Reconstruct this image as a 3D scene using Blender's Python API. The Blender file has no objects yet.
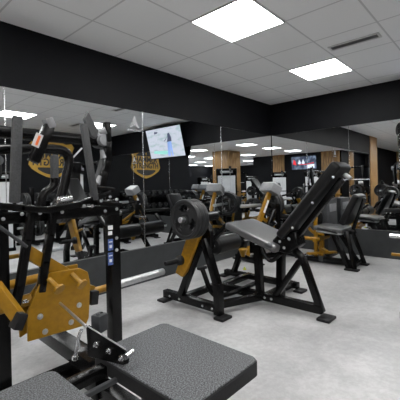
import bpy, bmesh, math, random
from mathutils import Vector, Matrix, Euler
SC = bpy.context.scene
COL = SC.collection
R = math.radians

# ------------------------------------------------------------------ camera
F, PX, PY, YAW, ROLL = 338.05, 202.55, 185.2, 0.8383, -0.0216
CAMP = Vector((-5.4868, -3.2083, 1.1258))
fwd = Vector((math.sin(YAW), math.cos(YAW), 0)); rgt0 = Vector((math.cos(YAW), -math.sin(YAW), 0)); up0 = Vector((0, 0, 1))
rgt = math.cos(ROLL) * rgt0 + math.sin(ROLL) * up0
upv = math.cos(ROLL) * up0 - math.sin(ROLL) * rgt0
cd = bpy.data.cameras.new('camera'); cam = bpy.data.objects.new('camera', cd); COL.objects.link(cam)
cam.matrix_world = Matrix.Translation(CAMP) @ Matrix((rgt, upv, -fwd)).transposed().to_4x4()
cd.sensor_width = 36; cd.lens = F * 36 / 400; cd.shift_x = (200 - PX) / 400; cd.shift_y = (PY - 200) / 400
cd.clip_start = 0.05; cd.clip_end = 100
SC.camera = cam

# ------------------------------------------------------------------ world, exposure
w = bpy.data.worlds.new('world'); SC.world = w; w.use_nodes = True
w.node_tree.nodes['Background'].inputs[0].default_value = (0.6, 0.63, 0.7, 1)
w.node_tree.nodes['Background'].inputs[1].default_value = 0.3
SC.view_settings.view_transform = 'Standard'; SC.view_settings.look = 'None'
SC.view_settings.exposure = 0.0; SC.view_settings.gamma = 1.0; SC.view_settings.use_curve_mapping = False
PANEL_STRENGTH = 26.5
SC.cycles.max_bounces = 12; SC.cycles.glossy_bounces = 8; SC.cycles.diffuse_bounces = 8
SC.cycles.sample_clamp_indirect = 10.0

def pt(u, v, x=None, y=None, z=None):
    """a point of the place seen at (u, v) of the photograph, at a known distance plane"""
    d = fwd + rgt * (u - PX) / F - upv * (v - PY) / F
    if x is not None: t = (x - CAMP.x) / d.x
    elif y is not None: t = (y - CAMP.y) / d.y
    else: t = (z - CAMP.z) / d.z
    return CAMP + d * t

# ------------------------------------------------------------------ materials
def mat(name, col, rough=.5, metal=0, noise=None, bump=0, scale=40, emit=0, spec=.5, coat=0):
    m = bpy.data.materials.new(name); m.use_nodes = True
    nt = m.node_tree; b = nt.nodes['Principled BSDF']
    b.inputs['Base Color'].default_value = (*col, 1); b.inputs['Roughness'].default_value = rough
    b.inputs['Metallic'].default_value = metal; b.inputs['Specular IOR Level'].default_value = spec
    b.inputs['Coat Weight'].default_value = coat
    if emit:
        b.inputs['Emission Color'].default_value = (*col, 1); b.inputs['Emission Strength'].default_value = emit
    if noise or bump:
        tc = nt.nodes.new('ShaderNodeTexCoord'); n = nt.nodes.new('ShaderNodeTexNoise')
        n.inputs['Scale'].default_value = scale; n.inputs['Detail'].default_value = 6
        nt.links.new(tc.outputs['Object'], n.inputs['Vector'])
        if noise:
            r = nt.nodes.new('ShaderNodeValToRGB')
            r.color_ramp.elements[0].position = .35; r.color_ramp.elements[1].position = .65
            r.color_ramp.elements[0].color = (*[c * (1 - noise) for c in col], 1)
            r.color_ramp.elements[1].color = (*[min(1, c * (1 + noise)) for c in col], 1)
            nt.links.new(n.outputs['Fac'], r.inputs['Fac']); nt.links.new(r.outputs['Color'], b.inputs['Base Color'])
        if bump:
            bp = nt.nodes.new('ShaderNodeBump'); bp.inputs['Strength'].default_value = bump; bp.inputs['Distance'].default_value = .002
            nt.links.new(n.outputs['Fac'], bp.inputs['Height']); nt.links.new(bp.outputs['Normal'], b.inputs['Normal'])
    return m

BLACK = mat('black_paint', (.002, .002, .0022), .27, noise=.2, scale=60, spec=.22)
MATTE = mat('black_rubber', (.007, .007, .008), .6, noise=.25, bump=.2, scale=90, spec=.3)
IRON = mat('plate_rubber', (.013, .0135, .0145), .45, noise=.2, scale=70, spec=.35)
GRIP = mat('foam_grip', (.045, .047, .050), .6, noise=.25, bump=.3, scale=160)
VINYL = mat('black_vinyl', (.006, .006, .0065), .36, noise=.15, bump=.25, scale=220, spec=.22)
SEATV = mat('seat_vinyl_sheen', (.055, .056, .059), .38, noise=.15, bump=.25, scale=220, spec=1.0, coat=.5)  # black vinyl, base colour lightened to carry the sheen of the ceiling lights
YELLOW = mat('golden_paint', (.28, .142, .006), .38, noise=.12, scale=30, coat=.08, spec=.3)
CHROME = mat('chrome', (.82, .83, .85), .24, metal=1)
STEEL = mat('brushed_steel', (.6, .61, .63), .38, metal=1, noise=.1, scale=50)
SILVER = mat('silver_panel', (.72, .73, .75), .42, noise=.05, scale=6)
GREYP = mat('grey_paint', (.22, .225, .235), .4, noise=.08, scale=20)
DARKP = mat('dark_grey_cover', (.028, .03, .033), .45, noise=.1, scale=20)
WALL = mat('charcoal_wall_paint', (.0050, .0055, .0072), .6, noise=.08, scale=8, bump=.1, spec=.15)
SKIRT = mat('charcoal_panel', (.028, .031, .033), .5, noise=.12, scale=10)
WHITE = mat('white_print', (.75, .76, .78), .5, noise=.03)
DECAL = mat('frosted_print', (.42, .43, .45), .5, noise=.03)
GLOSSW = mat('white_plastic', (.6, .61, .62), .3, noise=.03)
ORANGE = mat('orange_print', (.8, .16, .03), .5, noise=.05)
RED = mat('red_plastic', (.65, .02, .03), .35, noise=.05)
BLUE = mat('blue_print', (.06, .11, .33), .5, noise=.5, scale=90)
LIME = mat('yellow_print', (.55, .6, .05), .5, noise=.05)
GOLD = mat('sign_gold', (.50, .29, .03), .5, noise=.08)
SIGNB = mat('sign_black', (.012, .012, .013), .5, noise=.1)
EMIT = mat('light_diffuser', (1, .99, .97), .5, emit=PANEL_STRENGTH)
FRAMEW = mat('white_metal', (.7, .7, .7), .4, noise=.03)
DARKHOLE = mat('vent_dark', (.03, .03, .03), .7, noise=.1)
GREEN = mat('green_leaf', (.04, .2, .03), .6, noise=.3)

def mirror_mat():
    m = bpy.data.materials.new('mirror_glass'); m.use_nodes = True; nt = m.node_tree
    b = nt.nodes['Principled BSDF']; b.inputs['Metallic'].default_value = 1
    b.inputs['Roughness'].default_value = 0.0; b.inputs['Base Color'].default_value = (.83, .85, .86, 1)
    return m
MIRROR = mirror_mat()

def pad_mat():
    m = mat('speckled_rubber', (.05, .052, .055), .55)
    nt = m.node_tree; b = nt.nodes['Principled BSDF']
    tc = nt.nodes.new('ShaderNodeTexCoord'); v = nt.nodes.new('ShaderNodeTexNoise')
    v.inputs['Scale'].default_value = 185; v.inputs['Detail'].default_value = 3
    nt.links.new(tc.outputs['Object'], v.inputs['Vector'])
    r = nt.nodes.new('ShaderNodeValToRGB'); r.color_ramp.elements[0].position = .42; r.color_ramp.elements[1].position = .62
    r.color_ramp.elements[0].color = (.018, .019, .021, 1); r.color_ramp.elements[1].color = (.135, .142, .152, 1)
    nt.links.new(v.outputs['Fac'], r.inputs['Fac']); nt.links.new(r.outputs['Color'], b.inputs['Base Color'])
    bp = nt.nodes.new('ShaderNodeBump'); bp.inputs['Strength'].default_value = .5; bp.inputs['Distance'].default_value = .002
    nt.links.new(v.outputs['Fac'], bp.inputs['Height']); nt.links.new(bp.outputs['Normal'], b.inputs['Normal'])
    return m
SPECK = pad_mat()

def floor_mat():
    m = mat('pale_speckled_floor', (.36, .36, .36), .42)
    nt = m.node_tree; b = nt.nodes['Principled BSDF']; tc = nt.nodes.new('ShaderNodeTexCoord')
    def noise(s, d):
        n = nt.nodes.new('ShaderNodeTexNoise'); n.inputs['Scale'].default_value = s; n.inputs['Detail'].default_value = d
        n.inputs['Roughness'].default_value = .65
        nt.links.new(tc.outputs['Object'], n.inputs['Vector']); return n
    a, c = noise(1.7, 9), noise(30, 4)
    r = nt.nodes.new('ShaderNodeValToRGB'); e = r.color_ramp.elements
    e[0].position = .36; e[0].color = (.33, .33, .335, 1); e[1].position = .64; e[1].color = (.50, .50, .505, 1)
    r2 = nt.nodes.new('ShaderNodeValToRGB'); e = r2.color_ramp.elements
    e[0].position = .40; e[0].color = (.87, .87, .87, 1); e[1].position = .6; e[1].color = (1, 1, 1, 1)
    mx = nt.nodes.new('ShaderNodeMix'); mx.data_type = 'RGBA'; mx.blend_type = 'MULTIPLY'; mx.inputs[0].default_value = 1
    nt.links.new(a.outputs['Fac'], r.inputs['Fac']); nt.links.new(c.outputs['Fac'], r2.inputs['Fac'])
    nt.links.new(r.outputs['Color'], mx.inputs[6]); nt.links.new(r2.outputs['Color'], mx.inputs[7])
    # faint square joints of the vinyl tiles
    nt.links.new(mx.outputs[2], b.inputs['Base Color'])
    return m
FLOOR = floor_mat()

TX0, TY0, TS = 2.1226, 0.5574, 0.6           # ceiling tile lattice, measured from the corner
def ceiling_mat():
    m = mat('ceiling_tile', (.56, .56, .56), .85); nt = m.node_tree; b = nt.nodes['Principled BSDF']
    geo = nt.nodes.new('ShaderNodeNewGeometry'); sp = nt.nodes.new('ShaderNodeSeparateXYZ'); nt.links.new(geo.outputs['Position'], sp.inputs[0])
    def line(axis, off):
        a = nt.nodes.new('ShaderNodeMath'); a.operation = 'ADD'; a.inputs[1].default_value = off; nt.links.new(sp.outputs[axis], a.inputs[0])
        d = nt.nodes.new('ShaderNodeMath'); d.operation = 'DIVIDE'; d.inputs[1].default_value = TS; nt.links.new(a.outputs[0], d.inputs[0])
        p = nt.nodes.new('ShaderNodeMath'); p.operation = 'PINGPONG'; p.inputs[1].default_value = .5; nt.links.new(d.outputs[0], p.inputs[0])
        l = nt.nodes.new('ShaderNodeMath'); l.operation = 'LESS_THAN'; l.inputs[1].default_value = .014; nt.links.new(p.outputs[0], l.inputs[0]); return l
    lx, ly = line(0, TX0 + 60), line(1, TY0 + 60)
    mxx = nt.nodes.new('ShaderNodeMath'); mxx.operation = 'MAXIMUM'; nt.links.new(lx.outputs[0], mxx.inputs[0]); nt.links.new(ly.outputs[0], mxx.inputs[1])
    n = nt.nodes.new('ShaderNodeTexNoise'); n.inputs['Scale'].default_value = 120; nt.links.new(geo.outputs['Position'], n.inputs['Vector'])
    r = nt.nodes.new('ShaderNodeValToRGB'); r.color_ramp.elements[0].color = (.90, .905, .91, 1); r.color_ramp.elements[1].color = (.95, .955, .96, 1)
    nt.links.new(n.outputs['Fac'], r.inputs['Fac'])
    mx = nt.nodes.new('ShaderNodeMix'); mx.data_type = 'RGBA'; nt.links.new(mxx.outputs[0], mx.inputs[0])
    nt.links.new(r.outputs['Color'], mx.inputs[6]); mx.inputs[7].default_value = (.66, .66, .67, 1)
    nt.links.new(mx.outputs[2], b.inputs['Base Color'])
    return m
CEIL = ceiling_mat()

def wood_mat():
    m = mat('slatted_wood', (.3, .16, .06), .5); nt = m.node_tree; b = nt.nodes['Principled BSDF']
    tc = nt.nodes.new('ShaderNodeTexCoord'); mp = nt.nodes.new('ShaderNodeMapping'); mp.inputs['Scale'].default_value = (9, 9, .8)
    n = nt.nodes.new('ShaderNodeTexNoise'); n.inputs['Scale'].default_value = 4; n.inputs['Detail'].default_value = 5
    nt.links.new(tc.outputs['Object'], mp.inputs[0]); nt.links.new(mp.outputs[0], n.inputs['Vector'])
    r = nt.nodes.new('ShaderNodeValToRGB'); r.color_ramp.elements[0].position = .35; r.color_ramp.elements[1].position = .65
    r.color_ramp.elements[0].color = (.20, .10, .035, 1); r.color_ramp.elements[1].color = (.42, .25, .09, 1)
    nt.links.new(n.outputs['Fac'], r.inputs['Fac']); nt.links.new(r.outputs['Color'], b.inputs['Base Color'])
    return m
WOOD = wood_mat()

def screen_mat(name, kind):
    """a picture on a television: painted by waves and noise, it gives off light"""
    m = bpy.data.materials.new(name); m.use_nodes = True; nt = m.node_tree; b = nt.nodes['Principled BSDF']
    b.inputs['Base Color'].default_value = (.02, .02, .02, 1); b.inputs['Roughness'].default_value = .25
    tc = nt.nodes.new('ShaderNodeTexCoord'); mp = nt.nodes.new('ShaderNodeMapping')
    n = nt.nodes.new('ShaderNodeTexNoise'); n.inputs['Detail'].default_value = 6
    nt.links.new(tc.outputs['Object'], mp.inputs[0]); nt.links.new(mp.outputs[0], n.inputs['Vector'])
    r = nt.nodes.new('ShaderNodeValToRGB'); e = r.color_ramp.elements
    if kind == 'sea':
        mp.inputs['Scale'].default_value = (1, 2, 6); n.inputs['Scale'].default_value = 2.2
        e[0].position = .35; e[0].color = (.50, .64, .68, 1); e[1].position = .50; e[1].color = (.72, .76, .87, 1)
        s = 1.0
    else:
        mp.inputs['Scale'].default_value = (1, 2, 2); n.inputs['Scale'].default_value = 3
        e[0].position = .45; e[0].color = (.05, .07, .13, 1); e[1].position = .7; e[1].color = (.30, .38, .52, 1)
        s = 1.0
    nt.links.new(n.outputs['Fac'], r.inputs['Fac']); nt.links.new(r.outputs['Color'], b.inputs['Emission Color'])
    b.inputs['Emission Strength'].default_value = s
    return m

# ------------------------------------------------------------------ mesh builder
def frame_of(d, hint=Vector((0, 0, 1))):
    d = d.normalized(); h = hint
    if abs(d.dot(h)) > .97: h = Vector((0, 1, 0)) if abs(d.y) < .9 else Vector((1, 0, 0))
    s = d.cross(h).normalized(); u = s.cross(d).normalized()
    return Matrix((s, u, d)).transposed()      # columns: side, up, along

class MB:
    def __init__(self): self.bm = bmesh.new()
    def box(self, c, s, rot=None, bev=.004, seg=2):
        b = bmesh.new(); bmesh.ops.create_cube(b, size=1)
        bmesh.ops.scale(b, vec=s, verts=b.verts)
        if bev: bmesh.ops.bevel(b, geom=b.edges[:], offset=min(bev, min(s) * .45), segments=seg, affect='EDGES', profile=.6)
        M = Matrix.Translation(Vector(c))
        if rot is not None: M = M @ (rot.to_4x4() if isinstance(rot, Matrix) else Euler(rot).to_matrix().to_4x4())
        bmesh.ops.transform(b, matrix=M, verts=b.verts); self._add(b); return self
    def bar(self, p, q, w=.06, h=None, bev=.006, ext=0, hint=(0, 0, 1)):
        p, q = Vector(p), Vector(q); d = q - p; h = h or w
        self.box((p + q) / 2, (w, h, d.length + 2 * ext), frame_of(d, Vector(hint)), bev); return self
    def tube(self, pts, r=.02, n=10, smooth=3, caps=True, rads=None):
        P = [Vector(a) for a in pts]
        for _ in range(smooth if len(P) > 2 else 0):
            Q = [P[0]]
            for a, b in zip(P, P[1:]): Q += [a.lerp(b, .25), a.lerp(b, .75)]
            Q.append(P[-1]); P = Q
        b = bmesh.new(); rings = []; prev = None
        for i, a in enumerate(P):
            t = (P[min(i + 1, len(P) - 1)] - P[max(i - 1, 0)]).normalized()
            if prev is None: s = frame_of(t).col[0]
            else: s = (prev - t * prev.dot(t)).normalized()
            prev = s; u = t.cross(s)
            rr = r if rads is None else rads[0] + (rads[1] - rads[0]) * i / (len(P) - 1)
            rings.append([b.verts.new(a + (s * math.cos(k * 2 * math.pi / n) + u * math.sin(k * 2 * math.pi / n)) * rr) for k in range(n)])
        for A, B in zip(rings, rings[1:]):
            for k in range(n): b.faces.new((A[k], A[(k + 1) % n], B[(k + 1) % n], B[k])).smooth = True
        if caps: b.faces.new(rings[0][::-1]); b.faces.new(rings[-1])
        self._add(b); return self
    def cyl(self, p, q, r, n=20, bev=.003):
        p, q = Vector(p), Vector(q); d = (q - p); L = d.length; d.normalize(); bev = min(bev, L * .4, r * .5)
        return self.lathe(p, d, [(0, 0), (r - bev, 0), (r, bev), (r, L - bev), (r - bev, L), (0, L)], n)
    def lathe(self, o, axis, prof, n=28):
        b = bmesh.new(); M = frame_of(Vector(axis)); o = Vector(o); rings = []
        for rr, h in prof:
            if rr < 1e-6: rings.append([b.verts.new(o + M @ Vector((0, 0, h)))])
            else: rings.append([b.verts.new(o + M @ Vector((rr * math.cos(k * 2 * math.pi / n), rr * math.sin(k * 2 * math.pi / n), h))) for k in range(n)])
        for A, B in zip(rings, rings[1:]):
            for k in range(n):
                k2 = (k + 1) % n
                if len(A) == 1 and len(B) == 1: continue
                if len(A) == 1: f = b.faces.new((A[0], B[k2], B[k]))
                elif len(B) == 1: f = b.faces.new((A[k], A[k2], B[0]))
                else: f = b.faces.new((A[k], A[k2], B[k2], B[k]))
                f.smooth = True
        bmesh.ops.recalc_face_normals(b, faces=b.faces)
        self._add(b); return self
    def prism(self, poly, vec, bev=.003):
        b = bmesh.new(); vec = Vector(vec)
        A = [b.verts.new(Vector(a)) for a in poly]; B = [b.verts.new(Vector(a) + vec) for a in poly]
        b.faces.new(A[::-1]); b.faces.new(B); n = len(A)
        for k in range(n): b.faces.new((A[k], A[(k + 1) % n], B[(k + 1) % n], B[k]))
        bmesh.ops.recalc_face_normals(b, faces=b.faces)
        if bev: bmesh.ops.bevel(b, geom=b.edges[:], offset=bev, segments=1, affect='EDGES')
        self._add(b); return self
    def pad(self, c, s, rot=None, bev=.03):
        return self.box(c, s, rot, bev=bev, seg=4)
    def _add(self, b):
        me = bpy.data.meshes.new('t'); b.to_mesh(me); b.free(); self.bm.from_mesh(me); bpy.data.meshes.remove(me)
    def build(self, name, m, parent=None):
        me = bpy.data.meshes.new(name); self.bm.to_mesh(me); self.bm.free(); me.materials.append(m)
        try: me.set_sharp_from_angle(angle=R(40))
        except Exception: pass
        o = bpy.data.objects.new(name, me); COL.objects.link(o)
        if parent is not None: o.parent = parent; o.location = -ORIGIN.get(parent.name, Vector((0, 0, 0)))
        return o
ORIGIN = {}
def thing(name, label, cat, loc=(0, 0, 0), group=None, absolute=False):
    """an Empty at the thing's base; absolute=True: parts are modelled in room coordinates"""
    o = bpy.data.objects.new(name, None); COL.objects.link(o); o.location = loc
    o.empty_display_size = .1
    tag(o, label, cat, group)
    if absolute: ORIGIN[o.name] = Vector(loc)
    return o
def tag(o, label=None, cat=None, group=None, kind=None):
    for k, v in (('label', label), ('category', cat), ('group', group), ('kind', kind)):
        if v: o[k] = v
    return o
def copy_tree(o, loc=None, rz=None, label=None, parent=None):
    c = o.copy(); COL.objects.link(c)
    if parent is not None: c.parent = parent
    if loc is not None: c.location = loc
    if rz is not None: c.rotation_euler = (0, 0, rz)
    if label: c['label'] = label
    for ch in list(o.children): copy_tree(ch, parent=c)
    return c
def bolts(parent, pts, d, r=.011, m=None):
    for p in pts:
        MB().lathe(Vector(p), Vector(d), [(0, .012), (r * .55, .012), (r * .6, .006), (r, .005), (r, 0), (0, 0)], 10).build('bolt', m or STEEL, parent)

# ------------------------------------------------------------------ the setting
H, MT, BP = 2.575, 2.010, 0.400
def slab(name, lo, hi, m):
    lo, hi = Vector(lo), Vector(hi)
    o = MB().box((0, 0, 0), (hi - lo), bev=0).build(name, m); o.location = (lo + hi) / 2
    return tag(o, kind='structure')
slab('floor', (-16.2, -14.2, -.1), (.2, 1.2, 0), FLOOR)
slab('ceiling', (-16.2, -14.2, H), (.2, 1.2, H + .1), CEIL)
slab('wall_left', (-6.04, 0, 0), (.12, .12, H), WALL)
slab('wall_right', (0, -5.72, 0), (.12, 0, H), WALL)
slab('wall_opposite', (-3.57, -5.72, 0), (0, -5.60, H), WALL)
slab('wall_hall', (-3.57, -14, 0), (-3.45, -5.72, H), WALL)
slab('wall_end', (-16, -14.12, 0), (-3.45, -14, H), WALL)
slab('wall_west', (-16.1, -14, 0), (-16, -7, H), WALL)
slab('wall_rear', (-13.4, -7, 0), (-10, -2.3, H), WALL)
slab('wall_alcove', (-13.52, -2.3, 0), (-13.4, .97, H), WALL)
slab('wall_recess', (-13.4, .85, 0), (-6.8, .97, H), WALL)
slab('baseboard_left', (-5.93, -.03, 0), (0, 0, BP), SKIRT)
slab('baseboard_right', (-.03, -5.60, 0), (0, -.03, BP), SKIRT)

def slat_panel(name, lo, hi, axis, label=None):
    """vertical wooden slats with dark gaps, standing on the floor"""
    lo, hi = Vector(lo), Vector(hi); L = hi[axis] - lo[axis]; n = max(2, round(L / .12)); stp = L / n; b = MB()
    for i in range(n):
        a = lo.copy(); c = hi.copy(); a[axis] = lo[axis] + i * stp; c[axis] = a[axis] + stp * .82
        b.box((a + c) / 2, c - a, bev=.004)
    return tag(b.build(name, WOOD), kind='structure')
tag(MB().box((-6.42, .425, H / 2), (.76, .89, H), bev=.004).build('trim_1', WOOD), kind='structure')
slat_panel('trim_2', (-6.7, -6.3, 0), (-5.75, -5.5, H), 0)
slat_panel('trim_3', (-10, -5.75, 0), (-9.93, -5.1, H), 1)
slat_panel('trim_4', (-10, -3.2, 0), (-9.93, -2.35, H), 1)
slat_panel('trim_5', (-11.4, -2.3, 0), (-10.9, -2.22, H), 0)
slat_panel('trim_6', (-13.4, .3, 0), (-13.33, .83, H), 1)

# mirrors: tall frameless panels between the dark band and the dark skirting
ords = ['nearest the corner', 'second from the corner', 'third from the corner', 'farthest from the corner']
for k in range(4):
    x1 = -.012 if k == 0 else -1.4845 * k; x0 = -1.4845 * (k + 1)
    g = MB().box(((x0 + x1) / 2, -.003, (BP + MT) / 2), (x1 - x0 - .004, .006, MT - BP), bev=.0015, seg=1)
    o = g.build('wall_mirror', MIRROR)
    tag(o, 'frameless mirror panel on the left black wall, %s' % ords[k], 'mirror', 'mirror panels on the left wall')
    s = MB().bar((x0, -.0075, BP), (x0, -.0075, MT), .006, .003, bev=0); s.build('edge_strip', CHROME, o)
ys = [-.012, -1.38, -2.79, -4.2, -5.58]
MR = []
for k in range(4):
    g = MB().box((-.003, (ys[k] + ys[k + 1]) / 2, (BP + MT) / 2), (.006, ys[k] - ys[k + 1] - .004, MT - BP), bev=.0015, seg=1)
    o = g.build('wall_mirror', MIRROR); MR.append(o)
    tag(o, 'frameless mirror panel on the right black wall, %s' % ords[k], 'mirror', 'mirror panels on the right wall')
    MB().bar((-.0075, ys[k + 1], BP), (-.0075, ys[k + 1], MT), .006, .003, bev=0).build('edge_strip', CHROME, o)

def decal(c, ax, label):
    """white rocket-like mark with a line of tiny lettering under it; ax = direction in the wall"""
    c, ax, up = Vector(c), Vector(ax), Vector((0, 0, 1)); nrm = ax.cross(up)
    t = thing('mirror_decal', label, 'decal', c - nrm * 0, absolute=True)
    P = lambda a, b: c + ax * a + up * b
    k = .0014
    MB().prism([P(0, .15), P(.022, .11), P(.028, .05), P(.0, .035), P(-.028, .05), P(-.022, .11)], nrm * k, 0).build('rocket_mark', DECAL, t)
    for s in (-1, 1): MB().prism([P(s * .032, .075), P(s * .07, .02), P(s * .06, .005), P(s * .02, .03)], nrm * k, 0).build('fin_mark', DECAL, t)
    b = MB(); x = -.095
    for i, wd in enumerate([.02, .014, .018, .012, .016, .018, .012, .02, .014]):
        b.box(P(x + wd / 2, -.022) + nrm * k * .5, (wd, .001, .022 if i in (0, 5) else .016), Matrix((ax, nrm, up)).transposed(), bev=0); x += wd + .006
    b.build('lettering', DECAL, t)
decal((-3.087, -.0095, 1.80), (1, 0, 0), 'white rocket decal high on the left wall mirror, above the yellow and black machine')
decal((-.0095, -4.15, 1.77), (0, -1, 0), 'white rocket decal on the far right wall mirror, seen reflected beside the gold shield sign')

# ------------------------------------------------------------------ ceiling lights and vents
def ceil_tile(i0, j0, n=1):   # centre of lattice cell
    return -(TX0 + TS * (i0 + .5)), -(TY0 + TS * (j0 + .5))
lt = thing('ceiling_light', 'x', 'ceiling light', (0, 0, H), 'square ceiling light panels')
fr = MB()
for a, b_, s in (((-.29, 0), (.29, 0), 0), ((-.29, 0), (.29, 0), 1)): pass
for sx in (-1, 1):
    fr.box((sx * .294, 0, -.006), (.012, .6, .012), bev=.002, seg=1); fr.box((0, sx * .294, -.006), (.576, .012, .012), bev=.002, seg=1)
fr.build('frame', FRAMEW, lt)
MB().box((0, 0, -.005), (.576, .576, .008), bev=0).build('diffuser', EMIT, lt)
first = True
rowname = ['first', 'second', 'third', 'fourth', 'fifth', 'sixth']
for r_ in range(6):
    for c_ in range(8):
        x = -(TX0 + TS * (-1.5)) - 1.8 * c_; y = -(TY0 + TS * 1.5) - 2.4 * r_ - (0.2 if False else 0)
        if y < -5.3 and x > -3.9: continue
        if x < -9.8 and -7.2 < y < -2.2: continue
        if x < -13.2 and y > -7.2: continue
        if y < -13.7 or x < -15.7: continue
        lab = 'glowing ceiling panel, %s from the corner in the %s row from the left wall' % (rowname[c_] if c_ < 6 else ['seventh', 'eighth'][c_ - 6], rowname[r_])
        if first: lt.location = (x, y, H); lt['label'] = lab; first = False
        else: copy_tree(lt, (x, y, H), 0, lab)
def vent(x, y, label, rz=0):
    t = thing('ceiling_vent', label, 'vent', (x, y, H)); t.rotation_euler.z = rz
    b = MB()
    for s in (-1, 1): b.box((0, s * .055, -.006), (.5, .02, .012), bev=.002); b.box((s * .24, 0, -.006), (.02, .09, .012), bev=.002)
    b.build('frame', FRAMEW, t)
    MB().box((0, 0, -.002), (.46, .09, .003), bev=0).build('backing', DARKHOLE, t)
    for k in (-1, 0, 1): MB().box((0, k * .024, -.007), (.46, .004, .01), (.5, 0, 0), bev=0).build('slat', GREYP, t)
vx, vy = ceil_tile(-1, 2)
vent(vx, vy, 'slim slotted ceiling vent near the lit panel over the bench', R(90))
vent(-1.65, -4.1, 'slim slotted ceiling vent before the wall with the gold shield sign', R(90))
vent(-7.5, -1.9, 'slim slotted ceiling vent far along the left wall, seen in the right mirror', R(90))
for nm, x, y, lb in (('ceiling_speaker', -7.3, -3.8, 'small round white speaker in the ceiling far behind the bench'),):
    t = MB().lathe((x, y, H), (0, 0, -1), [(0, .03), (.09, .03), (.11, .02), (.12, 0), (0, 0)], 24).build(nm, FRAMEW); tag(t, lb, 'speaker')

# ------------------------------------------------------------------ televisions and the shield sign
def tv(name, label, m, axis_y0, axis_y1, xb, xt, z0, z1, sgn, picture):
    """flat screen hung on a wall that lies along y; xb/xt: x of its lower / upper edge"""
    cy_, h = (axis_y0 + axis_y1) / 2, z1 - z0; wd = abs(axis_y1 - axis_y0)
    tilt = math.atan2(abs(xt - xb), h); hh = math.hypot(h, xt - xb)
    t = thing(name, label, 'television', ((xb + xt) / 2, cy_, (z0 + z1) / 2)); t.rotation_euler = (0, -tilt * -sgn, 0)
    nx = sgn
    MB().box((-.018 * nx, 0, 0), (.035, wd, hh), bev=.006).build('casing', BLACK, t)
    MB().box((.001 * nx, 0, 0), (.004, wd - .02, hh - .02), bev=0).build('screen', m, t)
    MB().box((-.05 * nx, 0, 0), (.05, .3, .3), bev=.01).build('wall_bracket', BLACK, t)
    picture(t, nx, wd, hh)
    return t
def surfer(t, nx, wd, hh):
    # figure walking in the shallows with a board; sky kite above.  seen reversed in the left mirror
    y = lambda a: a * wd; z = lambda a: a * hh; e = .0036 * nx
    mfig = mat('screen_figure', (.05, .06, .11), .5, emit=1.0); mblue = mat('screen_blue', (.22, .33, .62), .5, emit=1.0)
    mteal = mat('screen_sea', (.25, .55, .5), .5, emit=1.0)
    b = MB(); P = lambda a, c: (e, y(a), z(c))
    b.prism([P(.17, .30), P(.12, .28), P(.10, .12), P(.06, .0), P(.14, .02), P(.20, .02), P(.21, .14)], (.001 * nx, 0, 0), 0)
    b.prism([P(.11, .20), P(.02, .05), P(-.02, .04), P(.08, .16)], (.001 * nx, 0, 0), 0); b.build('figure', mfig, t)
    MB().prism([P(.19, .02), P(.08, .02), P(.03, -.44), P(.10, -.46), P(.13, -.2), P(.15, -.46), P(.18, -.46)], (.001 * nx, 0, 0), 0).build('board_shorts', mblue, t)
    MB().prism([P(.12, -.28), P(-.35, -.24), P(-.38, -.32), P(.0, -.40)], (.0005 * nx, 0, 0), 0).build('shallow_water', mteal, t)
    MB().prism([P(-.14, .38), P(-.24, .40), P(-.26, .32), P(-.16, .34)], (.001 * nx, 0, 0), 0).build('kite', mfig, t)
def skiers(t, nx, wd, hh):
    y = lambda a: a * wd; z = lambda a: a * hh; e = .0036 * nx; P = lambda a, c: (e, y(a), z(c))
    mw = mat('screen_white', (.75, .8, .9), .5, emit=1.0); mr = mat('screen_red', (.75, .03, .04), .5, emit=1.0)
    def F(pts, m, n): MB().prism([P(s * 1, c) for s, c in pts], (.001 * nx, 0, 0), 0).build(n, m, t)
    F([(-.02, .28), (-.08, -.05), (.02, -.1), (.05, .0)], mw, 'left_peak')
    F([(-.17, .26), (-.24, -.06), (-.14, -.1), (-.1, .0)], mw, 'right_peak')
    F([(-.32, .12), (-.40, .30), (-.44, -.08), (-.30, -.16)], mr, 'red_sail')
    F([(.40, .0), (.1, -.1), (-.2, -.1), (-.2, -.14), (.1, -.14), (.40, -.06)], mr, 'red_banner')
    F([(.42, -.12), (.12, -.16), (.12, -.42), (.42, -.42)], mw, 'pale_panel')
tv('wall_television', 'large television tilted down from the right wall, showing a surfer in shallow water',
   screen_mat('sea_picture', 'sea'), -2.16, -3.37, -.07, -.24, 1.80, 2.49, -1, surfer)
tv('wall_television', 'television on the far rear wall showing dark blue picture with a red shape',
   screen_mat('race_picture', 'race'), -3.43, -4.7, -9.94, -9.90, 1.78, 2.42, 1, skiers)

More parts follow.
